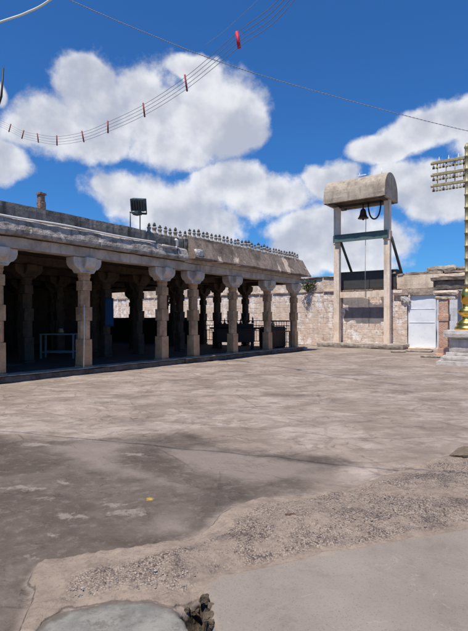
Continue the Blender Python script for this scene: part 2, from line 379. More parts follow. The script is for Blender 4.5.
def ground_mat():
    s = NT('courtyard_paving', .9, .2)
    P = s.pos()
    nA = s.noise(.55, 7, .65); nB = s.noise(2.2, 7, .65); nC = s.noise(9, 6, .7); nF = s.noise(60, 4, .7)
    # long thin weathered patches, running across the court
    nS = s.noise(1.0, 8, .68, vec=s.pos((.65, .85, 1)), dist=.5)
    c = s.mix(s.step(nA, .35, .65), (.42, .35, .295), (.29, .238, .198))
    c = s.mix(s.math('MULTIPLY', s.step(nS, .45, .58), .68), c, (.52, .45, .395))
    c = s.mix(s.math('MULTIPLY', s.step(s.noise(1.0, 7, .72, vec=s.pos((1.1, 2.4, 1)), dist=.6), .50, .60), .48), c, (.20, .162, .134))
    c = s.mix(s.math('MULTIPLY', s.step(s.noise(1.5, 5, .7, dist=2.0), .52, .60), .4), c, (.20, .16, .13))
    # slab joints: irregular, faint
    vv = s.vm('ADD', s.pos((.55, .55, .55)), s.vm('MULTIPLY', s.n('ShaderNodeTexNoise').outputs[1], (.3, .3, .3)))
    j = s.vor(1.0, vv, 'DISTANCE_TO_EDGE', 0)
    crack = s.math('MULTIPLY', s.math('SUBTRACT', 1, s.step(j, .004, .018)), s.step(nB, .42, .55))
    c = s.mix(s.math('MULTIPLY', crack, .22), c, (.10, .085, .075))
    # ragged worn lips of old mortar layers
    lay = s.noise(.9, 8, .56, vec=s.pos((.9, 1.15, 1)))
    fr = s.math('ABSOLUTE', s.math('SUBTRACT', s.math('FRACT', s.math('MULTIPLY', lay, 9)), .5))
    lip = s.math('MULTIPLY', s.math('SUBTRACT', 1, s.step(fr, .02, .11)), s.step(s.noise(1.4, 5, .7), .50, .60))
    c = s.mix(s.math('MULTIPLY', lip, .48), c, (.13, .098, .075))
    led = s.math('FRACT', s.math('MULTIPLY', lay, 9))
    c = s.mix(s.math('MULTIPLY', s.step(led, .0, 1.0), .28), c, (.21, .175, .15))
    # stains
    kS = s.step(s.math('ADD', s.attr('sdS'), s.math('MULTIPLY', s.math('SUBTRACT', s.noise(2.5, 6, .7), .5), 1.6)), -.1, .35)
    c = s.mix(s.math('MULTIPLY', kS, .55), c, (.13, .11, .10))
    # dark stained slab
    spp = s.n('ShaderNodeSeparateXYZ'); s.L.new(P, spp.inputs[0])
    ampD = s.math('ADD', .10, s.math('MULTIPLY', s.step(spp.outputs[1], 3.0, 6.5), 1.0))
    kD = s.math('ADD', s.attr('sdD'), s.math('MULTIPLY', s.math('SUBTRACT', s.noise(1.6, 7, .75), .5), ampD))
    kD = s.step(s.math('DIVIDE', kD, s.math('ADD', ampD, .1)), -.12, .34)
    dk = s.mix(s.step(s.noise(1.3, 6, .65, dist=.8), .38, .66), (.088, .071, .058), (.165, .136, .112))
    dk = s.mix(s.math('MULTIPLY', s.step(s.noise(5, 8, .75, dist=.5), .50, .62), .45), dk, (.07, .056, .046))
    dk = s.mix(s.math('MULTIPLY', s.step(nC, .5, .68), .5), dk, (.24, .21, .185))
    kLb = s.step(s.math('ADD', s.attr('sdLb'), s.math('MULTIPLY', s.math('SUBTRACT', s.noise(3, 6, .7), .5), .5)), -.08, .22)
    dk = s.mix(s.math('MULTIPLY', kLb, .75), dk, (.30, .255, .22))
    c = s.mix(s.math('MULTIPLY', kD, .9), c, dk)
    kW = s.step(s.math('ADD', s.attr('sdW'), s.math('MULTIPLY', s.math('SUBTRACT', s.noise(11, 6, .75), .52), .35)), -.01, .05)
    c = s.mix(s.math('MULTIPLY', kW, .5), c, (.42, .38, .33))
    kY = s.step(s.math('ADD', s.attr('sdY'), s.math('MULTIPLY', s.math('SUBTRACT', s.noise(30, 4), .5), .08)), -.005, .02)
    c = s.mix(kY, c, (.55, .36, .06))
    # rough strip: sandy mortar lip with exposed pebbles
    wig = s.math('MULTIPLY', s.math('SUBTRACT', s.noise(7, 7, .7), .5), .05)
    kR = s.step(s.math('ADD', s.attr('sdR'), wig), -.003, .006)
    sand = s.mix(s.step(nB, .35, .65), (.38, .31, .245), (.30, .245, .195))
    sand = s.mix(s.math('MULTIPLY', s.step(nC, .45, .65), .6), sand, (.20, .165, .14))
    sand = s.mix(s.math('MULTIPLY', s.step(s.noise(40, 5, .7), .52, .64), .5), sand, (.17, .14, .12))
    peb = s.vor(72, s.vm('ADD', P, s.vm('MULTIPLY', s.n('ShaderNodeTexNoise').outputs[1], (.02, .02, .02))), 'F1', 0)
    pc = s.n('ShaderNodeTexVoronoi'); pc.inputs['Scale'].default_value = 72; s.L.new(s.vm('ADD', P, s.vm('MULTIPLY', s.n('ShaderNodeTexNoise').outputs[1], (.02, .02, .02))), pc.inputs['Vector'])
    pcs = s.n('ShaderNodeSeparateColor'); s.L.new(pc.outputs['Color'], pcs.inputs[0])
    pebc = s.mix(s.step(pcs.outputs[0], .2, .9), (.56, .47, .385), (.31, .25, .205))
    pebc = s.mix(s.step(pcs.outputs[1], .84, .88), pebc, (.085, .07, .085))
    gap = s.step(s.math('ADD', pc.outputs['Distance'], s.math('MULTIPLY', nC, .1)), .50, .66)
    pebc = s.mix(s.math('MULTIPLY', gap, .65), pebc, (.12, .095, .075))
    kP = s.math('MULTIPLY', s.step(s.math('ADD', s.noise(2.6, 6, .72), s.math('MULTIPLY', s.noise(14, 4, .7), .35)), .53, .74), s.math('SUBTRACT', 1, s.step(s.attr('sdP'), -.06, .03)))
    kP = s.math('MULTIPLY', kP, s.step(s.attr('sdR'), .03, .14))
    rg = s.mix(s.math('MULTIPLY', kP, .85), sand, pebc)
    rg = s.mix(s.math('MULTIPLY', s.math('MULTIPLY', s.step(s.noise(1.1, 4, .6), .5, .62), kP), .5), rg, (.11, .09, .085))
    c = s.mix(kR, c, rg)
    edge = s.math('SUBTRACT', 1, s.step(s.math('ABSOLUTE', s.math('ADD', s.attr('sdR'), wig)), .002, .009))
    c = s.mix(s.math('MULTIPLY', s.math('MULTIPLY', edge, s.math('SUBTRACT', 1, s.step(s.attr('sdAR'), -.08, -.04))), .55), c, (.08, .065, .055))  # dark rim line paints in the shadow of the raised edge
    # smooth cement aprons
    kA = s.step(s.math('ADD', s.attr('sdAR'), s.math('MULTIPLY', wig, .5)), -.004, .008)
    ap = s.mix(s.step(s.noise(1.2, 6, .6), .3, .7), (.34, .30, .26), (.28, .245, .21))
    ap = s.mix(s.math('MULTIPLY', s.step(nC, .55, .8), .3), ap, (.20, .18, .165))
    ap = s.mix(s.math('MULTIPLY', s.step(s.noise(2.3, 8, .78, dist=1), .50, .68), .5), ap, (.20, .172, .148))
    ap = s.mix(s.math('MULTIPLY', s.step(s.noise(90, 3, .6), .60, .68), .5), ap, (.13, .11, .10))
    ap = s.mix(s.math('MULTIPLY', s.step(s.noise(5, 7, .75, dist=2), .60, .66), .5), ap, (.40, .36, .31))
    ap = s.mix(s.math('MULTIPLY', s.math('SUBTRACT', 1, s.step(s.math('ADD', s.attr('sdAR'), wig), .01, .05)), .6), ap, (.36, .30, .24))
    c = s.mix(kA, c, ap)
    kAL = s.step(s.math('ADD', s.attr('sdAL'), wig), -.004, .012)
    al = s.mix(s.step(s.noise(4, 8, .7), .38, .62), (.20, .20, .18), (.31, .305, .275))
    al = s.mix(s.math('MULTIPLY', s.step(s.noise(11, 7, .75), .5, .62), .6), al, (.14, .125, .105))
    al = s.mix(s.math('SUBTRACT', 1, s.step(s.math('ADD', s.attr('sdAL'), s.math('MULTIPLY', s.math('SUBTRACT', s.noise(12, 5), .5), .15)), .0, .07)), al, (.15, .13, .11))
    c = s.mix(kAL, c, al)
    kH = s.step(s.math('ADD', s.attr('sdH'), wig), -.002, .01)
    ho = s.mix(s.step(s.noise(25, 5, .7), .4, .6), (.025, .02, .015), (.10, .08, .06))
    c = s.mix(kH, c, ho)
    c = s.mix(s.math('MULTIPLY', s.step(nF, .5, .75), .22), c, (.10, .085, .075))
    c = s.vm('MULTIPLY', c, (.75, .715, .69))
    # relief
    h1 = s.math('ADD', s.math('MULTIPLY', nC, 1.0), s.math('MULTIPLY', nF, .35))
    notA = s.math('SUBTRACT', 1, s.math('MULTIPLY', s.math('MAXIMUM', kA, kAL), .75))
    b1 = s.bump(s.math('MULTIPLY', h1, notA), .55, .02)
    b2 = s.bump(s.math('MULTIPLY', s.math('MULTIPLY', s.math('SUBTRACT', .6, pc.outputs['Distance']), kP), kR), .8, .02, b1)
    b3 = s.bump(s.math('MULTIPLY', s.math('MULTIPLY', s.math('ADD', s.math('ADD', crack, lip), nS), s.math('SUBTRACT', 1, s.math('MAXIMUM', kR, s.math('MAXIMUM', kA, kAL)))), -1), .45, .03, b2)
    return s.out(c, b3, s.math('ADD', .78, s.math('MULTIPLY', nB, .2)))
me.materials.append(ground_mat())
gr = bpy.data.objects.new('courtyard_ground', me); C.objects.link(gr); tag(gr, kind='structure')

# loose stones on the rough strip
mb = MB(); rnd = random.Random(3); k = 0
def gz(x, y):
    i = min(max(np.searchsorted(ys, y), 0), ny-1); j = min(max(np.searchsorted(xs, x), 0), nx-1); return float(Z[i, j])
while k < 1500:
    x = rnd.uniform(-2.2, 3.6); y = rnd.uniform(2.6, 6.5)
    i = min(np.searchsorted(ys, y), ny-1); j = min(np.searchsorted(xs, x), nx-1)
    if sdR[i, j] < .10 or sdP[i, j] > -.02: continue
    if vnoise(np.array([x]), np.array([y]), 2.4, 33)[0] < .45: continue
    r = rnd.uniform(.003, .008)*(1 + (rnd.random() < .04)*.8); a = rnd.uniform(0, 6.28)
    pr = [(r*.5, -r*.3), (r*1.0, 0), (r*.85, r*.35), (r*.35, r*.55)]
    vs0 = len(mb.v); mb.lathe(pr, 6, (x, y, float(Z[i, j])), rot=a)
    k += 1
tag(mb.build('gravel', stone('gravel_stone', (.36, .32, .28), (.17, .145, .13), sc=22, bump=.3)), 'loose pebbles scattered on the rough broken cement strip', 'gravel', kind='stuff')

def rock(name, label, px, py, sz, mat, sx=1.5, sy=1, hz=.5, seed=1, group=None, z=0):
    x, y = g(px, py); mb = MB(); pr = []
    n = 12; L = 7
    vs = []
    for i in range(L+1):
        ph = math.pi*i/L
        for k in range(n):
            a = 2*math.pi*k/n
            p = Vector((math.sin(ph)*math.cos(a)*sx, math.sin(ph)*math.sin(a)*sy, math.cos(ph)*hz))*sz
            p += mn.noise_vector(p/sz*1.3+Vector((seed, 0, 0)))*sz*.35; vs.append(p)
    fs = [(i*n+k, i*n+(k+1) % n, (i+1)*n+(k+1) % n, (i+1)*n+k) for i in range(L) for k in range(n)]
    mb.add(vs, fs)
    return tag(mb.build(name, mat, loc=(x, y, gz(x, y)+z)), label, 'stone', group)
rock('stone', 'small brown stone lying on the pebbly cement strip', 291, 524, .028, M['rust'], seed=2, hz=.4)
mb = MB(); rq = random.Random(5)
for (px, py, w_) in ((196, 606, .055), (205, 604, .05), (211, 611, .04), (199, 616, .06), (208, 622, .05), (193, 614, .035), (203, 630, .06), (212, 630, .035), (187, 608, .03)):
    x, y = g(px, py); a = w_*.8
    mb.rbox(x-a/2, x+a/2, y-a/2, y+a/2, gz(x, y)-.02, gz(x, y)+w_*.22, a/4, w_*.35, 18, seed=px)
tag(mb.build('rubble', stone('dark_rubble', (.19, .14, .09), (.11, .08, .055), stain=(.25, .20, .15), sc=14, bump=1)), 'dark broken cement rubble in the jagged hole at the bottom of the picture', 'rubble', kind='stuff')
for (px, py, w_, d_, a_, nm, lb) in ((419, 351.6, 1.3, .5, 0, 'loose_stone', 'worn tan stone slab lying flat as doorstep below the white door'),
        (398, 352.5, .7, .4, .5, 'loose_stone', 'flat broken stone lying on the ground between tower platform and door'),
        (430, 357.5, .8, .35, .2, 'loose_stone', 'low broken slab on the ground just left of the porch pillar'),
        (302, 350.5, .5, .35, .9, 'loose_stone', 'small tumbled stone at the foot of the wall beside the last hall pillar')):
    x, y = g(px, py)
    o = MB().rbox(-w_/2, w_/2, -d_/2, d_/2, 0, .09 if w_ > .6 else .2, .1, .03, 3, seed=px, round_=.03).build(nm, M['platform'], loc=(x, y, 0), rz=TH+math.pi/2+a_)
    tag(o, lb, 'stone')
rk = rock('boulder', 'low mossy boulder at the right edge of the court', 483, 458, .27, stone('mossy_rock', (.20, .155, .11), (.14, .11, .075), stain=(.27, .22, .17), sc=6, bump=1), sx=1.5, sy=.8, hz=.4, seed=9, z=.0)

# ------------------------------------------------------------------ pillared hall
PH = 2.88   # shaft height above plinth .17 -> 3.05
def pillar_shaft():
    mb = MB()
    q = math.sqrt(2)
    def sq(w, z0, z1, sd): mb.rbox(-w/2, w/2, -w/2, w/2, z0, z1, .11, .010, 3, seed=sd, round_=.012)
    sq(.43, 0, .08, 1); sq(.39, .08, .86, 2)
    mb.lathe([(.20, .86), (.205, .89), (.205, 1.37), (.20, 1.40)], 8, smooth=False)
    sq(.385, 1.40, 1.82, 3)
    mb.lathe([(.20, 1.82), (.203, 1.85), (.20, 2.27), (.195, 2.30)], 8, smooth=False)
    sq(.36, 2.30, 2.60, 4)
    mb.lathe([(.19, 2.60), (.185, 2.66), (.215, 2.72), (.20, 2.76), (.225, 2.82), (.235, PH)], 12, smooth=False)
    return mb
def bracket_mb():
    """cross-shaped corbel with rounded drop ends"""
    mb = MB()
    for ax in ('x', 'y'):
        L = .56 if ax == 'x' else .40; pr = [(-L, .40), (L, .40), (L, .26), (L-.04, .15), (L-.13, .07), (L-.22, .045), (.26, -.06), (-.26, -.06), (-L+.22, .045), (-L+.13, .07), (-L+.04, .15), (-L, .26)]
        w = .21 if ax == 'x' else .208
        if ax == 'x': mb.prism(pr, -w, w)
        else: mb.prism([(a, b-.002 if b > .3 else b+.002) for a, b in pr], -w, w, 'x')
    return mb
protos = {}
def put_pillars(parent, ts, ms, t0):
    for m in ms:
        key = m < 1
        for t in ts:
            if key not in protos:
                p = pillar_shaft().build('pillar', M['pillar' if key else 'inner_shade'], parent)
                bracket_mb().build('bracket', M['bracket' if key else 'inner_shade'], p, bevel=.03).location = (0, 0, PH)
                protos[key] = p
            else: p = copy_tree(protos[key], parent)
            p.location = (t-t0, m, .17); p.rotation_euler = (random.uniform(-.006, .006), random.uniform(-.006, .006), random.choice((0, math.pi))+random.uniform(-.03, .03)); p.scale = (.90, .90, 1)
ROWS = (.30, 3.3, 6.3, 9.3, 12.3)
hallA = thing('pillared_hall', 'long low granite pillared hall with flat parapet and dark interior, left', 'hall', W(-13, 0))
tA = -13; A1 = 4.45
def LA(t): return t-tA
MB().rbox(LA(-13), LA(A1), -.03, 15, 0, .17, .3, .018, 1.3, seed=5, round_=.02).build('plinth', M['plinth'], hallA)
put_pillars(hallA, (-10.6, -7.9, -5.2, -2.46, .235, 3.57), ROWS, tA)
for i, m in enumerate(ROWS):
    MB().rbox(LA(-13), LA(A1), m-.22-.03*(i == 0), m+.22, 3.452, 3.74, .3, .015, 1.7, seed=20+i, round_=.015).build('beam', M['beam' if i == 0 else 'inner_shade'], hallA)
MB().rbox(LA(-13), LA(A1), -.02, 15, 3.74, 4.18, .35, .01, 1, seed=31).build('roof', M['inner_shade'], hallA)
def corn(p):
    return p
# eroded overhanging cornice: rounded profile with lumps
mbc = MB(); n = 420; prof = [(.02, 3.76), (-.12, 3.745), (-.19, 3.79), (-.20, 3.85), (-.19, 3.91), (-.165, 3.97), (-.15, 4.03), (-.135, 4.08), (-.13, 4.12), (-.10, 4.17), (-.04, 4.20), (.02, 4.2)]
vs = []
for i in range(n+1):
    x = (A1+13)*i/n
    for (y, z) in prof:
        q = Vector((x*2.6, y*5, z*5)); q2 = Vector((x*8, y*9, z*12))
        k = 1 if y < 0 else 0
        d = mn.noise_vector(q)*.018*k + mn.noise_vector(q2)*.010*k
        vs.append((x, y+d.y, z+d.z*.8))
L = len(prof)
mbc.add(vs, [(i*L+k, i*L+k+1, (i+1)*L+k+1, (i+1)*L+k) for i in range(n) for k in range(L-1)])
mbc.build('cornice', M['cornice'], hallA)
MB().rbox(LA(-13), LA(2.5), -.02, .26, 4.20, 4.60, .14, .018, 1.6, seed=8, round_=.02).build('parapet', M['parapet'], hallA)
MB().rbox(LA(2.5), LA(A1), -.0, .28, 4.20, 4.56, .14, .018, 1.6, seed=9, round_=.02).build('parapet', M['parapet'], hallA)
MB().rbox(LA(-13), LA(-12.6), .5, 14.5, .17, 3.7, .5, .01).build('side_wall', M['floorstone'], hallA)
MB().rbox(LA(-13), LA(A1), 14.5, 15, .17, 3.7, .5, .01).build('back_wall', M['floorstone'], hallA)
MB().rbox(LA(-13), LA(A1), -.06, .5, .172, .205, .2, .012, 2.5, seed=61, round_=.01).build('plinth_edge', M['platform'], hallA)
# brick stub
sb = MB(); sb.rbox(-.15, .15, -.15, .15, 0, .42, .06, .02, 5, seed=4, round_=.015); sb.rbox(-.13, .13, -.13, .13, .42, .68, .06, .02, 5, seed=6, round_=.02); sb.rbox(-.17, .17, -.15, .15, .68, .76, .06, .015, 5, seed=7)
o = sb.build('brick_stub', stone('weathered_brick', (.30, .17, .12), (.22, .17, .14), stain=(.36, .3, .25), sc=8, bump=1), hallA); o.location = (LA(-1.25), .2, 4.55); o.scale = (.62, .62, .68)

B0, B1 = 4.45, 13.6
hallB = thing('eaved_pillared_hall', 'granite pillared hall bay with sloping lime-plastered eave and railing at its open end', 'hall', W(B0, 0))
def LB(t): return t-B0
MB().rbox(.004, LB(B1), -.05, 15, 0, .166, .3, .018, 1.3, seed=15, round_=.02).build('plinth', M['plinth'], hallB)
put_pillars(hallB, (5.30, 7.88, 10.73, 13.31), ROWS, B0)
for i, m in enumerate(ROWS):
    MB().rbox(.004, LB(B1), m-.22, m+.22, 3.452, 3.72, .3, .012, 1.7, seed=40+i, round_=.012).build('beam', M['beam' if i == 0 else 'inner_shade'], hallB)
for i, t in enumerate((7.88, 10.73, 13.31)):
    MB().rbox(LB(t)-.18, LB(t)+.18, .53, 14.6, 3.46, 3.715, .35, .012, 1.7, seed=50+i).build('beam', M['inner_shade'], hallB)
MB().rbox(.004, LB(B1), .0, .6, 3.72, 4.0, .35, .01, 1, seed=32, round_=.01).build('roof_edge', M['beam'], hallB)
MB().rbox(.004, LB(B1)-.01, .6, 15, 3.725, 4.0, .5, .0).build('roof', M['inner_shade'], hallB)
MB().box(.01, LB(B1)-.15, .5, 14.9, .15, .178).build('floor', M['floorstone'], hallB)  # dark sheet over the plinth, deepens the painted interior shade
MB().box(LA(-12.9), LA(A1), .5, 14.9, .15, .18).build('floor', M['floorstone'], hallA)
# sloping eave, wraps the open end
mbe = MB(); n = 110; prof = [(.10, 3.86), (-.34, 3.84), (-.36, 3.90), (-.20, 4.22), (-.03, 4.60), (0, 4.70), (.3, 4.72), (.3, 3.98)]
vs = []
E0 = 4.62; EL = LB(13.72)
for i in range(n+1):
    f = i/n
    for (y, z) in prof:
        x = (E0-B0) + (EL-(E0-B0))*f
        over = max(0, (4.72-z)/.88)*.30
        if f > .97: x += over*(f-.97)/.03
        q = Vector((x*1.4, y*3, z*3)); d = mn.noise_vector(q)*.03 + mn.noise_vector(q*4)*.012
        vs.append((x, y+d.y*(y < .2), z+d.z*(y < .2)))
L = len(prof)
fs = [(i*L+k, i*L+(k+1) % L, (i+1)*L+(k+1) % L, (i+1)*L+k) for i in range(n) for k in range(L)] + [tuple(range(L)), tuple(n*L+k for k in range(L))]
mbe.add(vs, fs).build('eave', M['eave'], hallB)
mbe = MB()
mbe.prism([(LB(13.3), 3.87), (EL+.30, 3.87), (EL+.30, 3.91), (EL, 4.70), (LB(13.4), 4.70)], .31, 15)
mbe.build('end_eave', M['eave'], hallB)
MB().rbox(.01, LB(4.61)+.0, -.02, .26, 4.0, 4.58, .1, .012, 2, seed=77).build('parapet', M['parapet'], hallB)
mb = MB().rbox(0, .42, -.12, .16, 0, .30, .07, .02, 4, seed=3, round_=.03)
o = mb.build('lime_block', M['white_stone'], hallB); o.location = (LB(4.72), -.22, 3.93)
MB().rbox(LB(13.25), LB(13.5), 6.2, 14.7, .166, 1.75, .3, .02).build('low_wall', M['floorstone'], hallB)
MB().rbox(.004, LB(B1)-.1, 14.5, 15, .17, 3.7, .5, .01).build('back_wall', M['floorstone'], hallB)
MB().rbox(.004, LB(B1), -.08, .5, .170, .203, .2, .012, 2.5, seed=62, round_=.01).build('plinth_edge', M['platform'], hallB)
# railing at the open end
rl = MB()
for z in (.45, 1.02, 1.30, 1.56): rl.tube([(LB(13.31), .55, z), (LB(13.31), 6.2, z)], .022, 6)
for k in range(30): rl.tube([(LB(13.31), .7+k*.19, .45), (LB(13.31), .7+k*.19, 1.3 if k % 5 else 1.56)], .013, 5)
rl.build('railing', M['rust'], hallB)
rl = MB()
for z in (1.02, 1.53): rl.tube([(LB(10.95), .32, z), (LB(13.1), .32, z)], .02, 6)
for k in range(9): rl.tube([(LB(11.1)+k*.25, .32, .17), (LB(11.1)+k*.25, .32, 1.53)], .013, 5)
rl.build('railing', M['rust'], hallB)

# roof finials: little lime-plastered figures with blackened heads
fb = MB().lathe([(.088, 0), (.092, .03), (.075, .06), (.05, .10), (.048, .14), (.066, .19), (.07, .215), (.05, .25), (.026, .27)], 10)
fin = fb.build('finial', M['finial'], hallB)
hb = MB().lathe([(.026, .265), (.05, .285), (.052, .30), (.034, .325), (.038, .345), (.012, .39)], 9); hb.box(-.062, .062, -.02, .02, .288, .312)
hb.build('finial_head', M['dark_tip'], fin)
fins = [2.75+.265*i for i in range(42)]
first = True
for i, t in enumerate(fins):
    if t > 13.55: break
    par = hallA if t < 4.45 else hallB
    o = fin if (first and par is hallB) else None
    if o is None: o = copy_tree(fin, par)
    else: first = False; fin = o
    base = 4.54 if t < 4.62 else 4.70
    o.location = (t-(tA if par is hallA else B0), .12, base)
    o.rotation_euler = (random.uniform(-.06, .06), random.uniform(-.06, .06), random.uniform(-.5, .5))
    sc = random.uniform(.86, 1.12) * (1.35 if i == 23 else 1); o.scale = (sc*1.12, sc*1.12, sc*random.uniform(.82, .98))
# loose slab at the plinth edge
x, y = g(237, 352.5)
sl = MB().rbox(-.45, .45, -.25, .25, 0, .10, .1, .015, 3, seed=12, round_=.02).build('paving_slab', M['white_stone'], loc=(x, y, .03), rz=TH+.3)
sl.rotation_euler = (R(5), 0, TH+.3); tag(sl, 'loose pale stone slab leaning on the plinth edge in front of a pillar', 'slab')

# pipe
pp = MB()
pts = [W(-13+.2*i, -.10-.035+.012*math.sin(i*.6), 4.215+.015*math.sin(i*.33)) for i in range(0, 80)]
pts = [p for p in pts]
pipe = thing('water_pipe', 'white plastic pipe running along the hall cornice', 'pipe', W(-13, -.135, 0))
def lp(v, root): return root.matrix_basis.inverted() @ v
inv = (Matrix.Translation(pipe.location) @ Matrix.Rotation(TH, 4, 'Z')).inverted()
MB().tube([inv @ p for p in pts], .026, 8).build('pipe_run', M['pvc'], pipe)
e = pts[-1]
MB().tube([inv @ p for p in (W(3.15, -.14, 4.15), W(3.78, -.14, 4.14))], .05, 8).build('pipe_sleeve', M['white_stone'], pipe)
MB().tube([inv @ p for p in (W(3.78, -.14, 4.14), W(3.87, -.14, 4.17), W(3.89, -.14, 4.25), W(3.87, -.14, 4.42), W(3.80, -.14, 4.44))], .05, 8).build('elbow', M['pvc'], pipe)
MB().tube([inv @ p for p in (W(3.9, -.15, 4.14), W(3.92, -.2, 3.9), W(3.9, -.24, 3.75))], .02, 6).build('drop_pipe', M['cornice'], pipe)

# floodlight on the parapet
fl = thing('floodlight', 'dark square floodlight tilted up on a steel stand on the roof parapet', 'floodlight', W(2.12, .12, 4.58)); fl.scale = (1.02, 1.02, 1.05)
st = MB()
for dx in (-.20, .22): st.tube([(dx, 0, -.02), (dx, 0, .52)], .018, 6)
st.tube([(-.22, 0, .50), (.26, 0, .50)], .018, 6); st.tube([(.22, -.02, -.55), (.22, -.02, 0)], .03, 6)
st.build('stand', M['lamp_body'], fl)
Mx = Matrix.Translation((.16, 0, .80)) @ Matrix.Rotation(R(16), 4, 'Z') @ Matrix.Rotation(R(-20), 4, 'Y') @ Matrix.Rotation(R(7), 4, 'X')
hd = MB(); hd.box(-.12, .10, -.24, .24, -.19, .19, Mx)
for k in range(5): hd.box(-.17, -.12, -.2+k*.09, -.18+k*.09, -.15, .15, Mx)
hd.build('housing', M['lamp_body'], fl, bevel=.03)
MB().box(.102, .115, -.21, .21, -.16, .16, Mx).build('glass', M['lamp_glass'], fl)
MB().box(-.02, .02, -.26, .26, -.30, -.24, Mx).box(-.02, .02, -.275, -.255, -.29, .05, Mx).box(-.02, .02, .255, .275, -.29, .05, Mx).build('yoke', M['lamp_body'], fl)
MB().box(-.1, .1, -.12, .12, -.36, -.25, Matrix.Translation((.10, 0, .82))).build('ballast_box', M['lamp_body'], fl, bevel=.015)

# things inside the hall
tb = thing('table', 'pale steel-framed table standing in the dark hall', 'table', W(2.05, 4.1, .17), rz=R(5))
MB().box(-.62, .62, -.35, .35, .88, .93).build('tabletop', M['table'], tb, bevel=.008)
for sx in (-.58, .58):
    for sy in (-.3, .3): MB().box(sx-.03, sx+.03, sy-.03, sy+.03, 0, .88).build('leg', M['table'], tb)
MB().box(-.55, .55, -.315, -.285, .22, .27).box(-.55, .55, .285, .315, .22, .27).build('stretcher', M['table'], tb)
tag(MB().lathe([(.0, 0), (.10, 0), (.12, .06), (.09, .14), (.07, .16), (.08, .18)], 14).build('pot', M['old_brass'], loc=(tb.location.x+.05, tb.location.y, 1.1)), 'small round pot standing on the pale table', 'pot')
p0 = W(3.55, 3.02, 0)
cb_ = MB(); n = 10; vs = []
for i in range(n+1):
    for j in range(9):
        vs.append((-.20+.36*i/n, .03*math.sin(i*1.9+j*.1), 1.35+1.1*j/8))
cb_.add(vs, [(i*9+j, i*9+j+1, (i+1)*9+j+1, (i+1)*9+j) for i in range(n) for j in range(8)], True)
cl = cb_.build('hanging_cloth', M['blue'], loc=p0, rz=TH-.2); cl.modifiers.new('solid', 'SOLIDIFY').thickness = .01
tag(cl, 'blue cloth hanging on an inner pillar of the hall', 'cloth')
# stick against the pillar
c0 = W(.235, .30, .17)
a_ = W(.0, .015, .17); b_ = W(.07, .07, 2.05)
mid = (a_+b_)/2 + Vector((.01, 0, 0))
tag(MB().tube([a_, mid, b_], [.017, .015, .012], 7).build('bamboo_stick', M['bamboo']), 'pale bamboo stick leaning against the nearest full pillar', 'stick')
# dark processional furniture between the end pillars
pq = thing('palanquin', 'dark carved wooden palanquin with spiky crest between two pillars', 'palanquin', W(10.55, 2.0, .17), rz=TH+R(-62))
MB().box(-.9, .9, -.35, .35, .35, .95).box(-.95, .95, -.4, .4, .93, 1.0).build('body', M['darkwood'], pq, bevel=.02)
for sx in (-.8, .8):
    for sy in (-.3, .3): MB().lathe([(.06, 0), (.05, .1), (.07, .2), (.05, .35)], 8, (sx, sy, 0)).build('leg', M['darkwood'], pq)
cr = MB(); cr.box(-.85, .85, .2, .28, 1.0, 1.25)
for k in range(9): cr.lathe([(.06, 1.22), (.075, 1.30), (.03, 1.38), (.045, 1.43), (.008, 1.56)], 6, (-.8+k*.2, .24, random.uniform(-.05, .1)))
cr.build('crest', M['darkwood'], pq)
MB().tube([(-1.3, 0, 1.03), (1.3, 0, 1.03)], .045, 8).build('carrying_pole', M['darkwood'], pq)
bx_ = thing('wooden_chest', 'dark wooden chest with a ridged lid in the last bay by the railing', 'chest', W(12.3, .95, .17), rz=TH+R(-4))
MB().box(-.75, .75, -.3, .3, .08, .95).build('body', M['darkwood'], bx_, bevel=.02)
MB().prism([(-.34, .95), (.34, .95), (.2, 1.1), (-.2, 1.1)], -.79, .79, 'x').build('lid', M['darkwood'], bx_, bevel=.015)
for sx in (-.65, .65): MB().box(sx-.06, sx+.06, -.28, .28, 0, .08).build('foot', M['darkwood'], bx_)
tag(MB().lathe([(.08, 0), (.12, .05), (.10, .14), (.04, .19), (.055, .22), (.01, .28)], 12).build('lidded_pot', M['old_brass'], loc=W(12.2, .9, 1.27)), 'small lidded pot standing on the dark wooden chest', 'pot')

# ------------------------------------------------------------------ compound wall
WT = 18.9
wall = thing('compound_wall', 'old patched stone compound wall with lime remnants behind the bell tower', 'wall', W(WT, 0))
def wbox(name, m0, m1, z0, z1, t0=0, t1=1.5, mat='masonry', amp=.03, r=.22, seed=0, rd=.02):
    return MB().rbox(t0, t1, m0, m1, z0, z1, r, amp, 1.4, seed=seed, round_=rd).build(name, M[mat], wall)
wbox('masonry', -3.86, 24, 0, 3.34, seed=1)
wbox('parapet', .3, 24, 3.34, 4.22, .12, .75, seed=2, amp=.04, mat='limey')
wbox('masonry', -22, -5.39, 0, 3.34, seed=3, mat='whitewash')
wbox('lintel', -5.6, -3.55, 2.98, 3.36, -.03, 1.4, mat='coping', seed=4)
wbox('upper_wall', -22, -3.26, 3.36, 4.12, .02, .9, mat='tan', seed=5)
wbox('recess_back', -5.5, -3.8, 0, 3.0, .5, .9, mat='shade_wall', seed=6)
wbox('shadow_panel', -2.9, .05, 1.40, 3.0, -.016, .05, mat='shadow_panel', amp=.008, seed=18)  # thin grey sheet painting the tower's shadow onto the wall
wbox('sill', -5.6, -3.7, 0, .07, -.35, .1, mat='tan', seed=7)
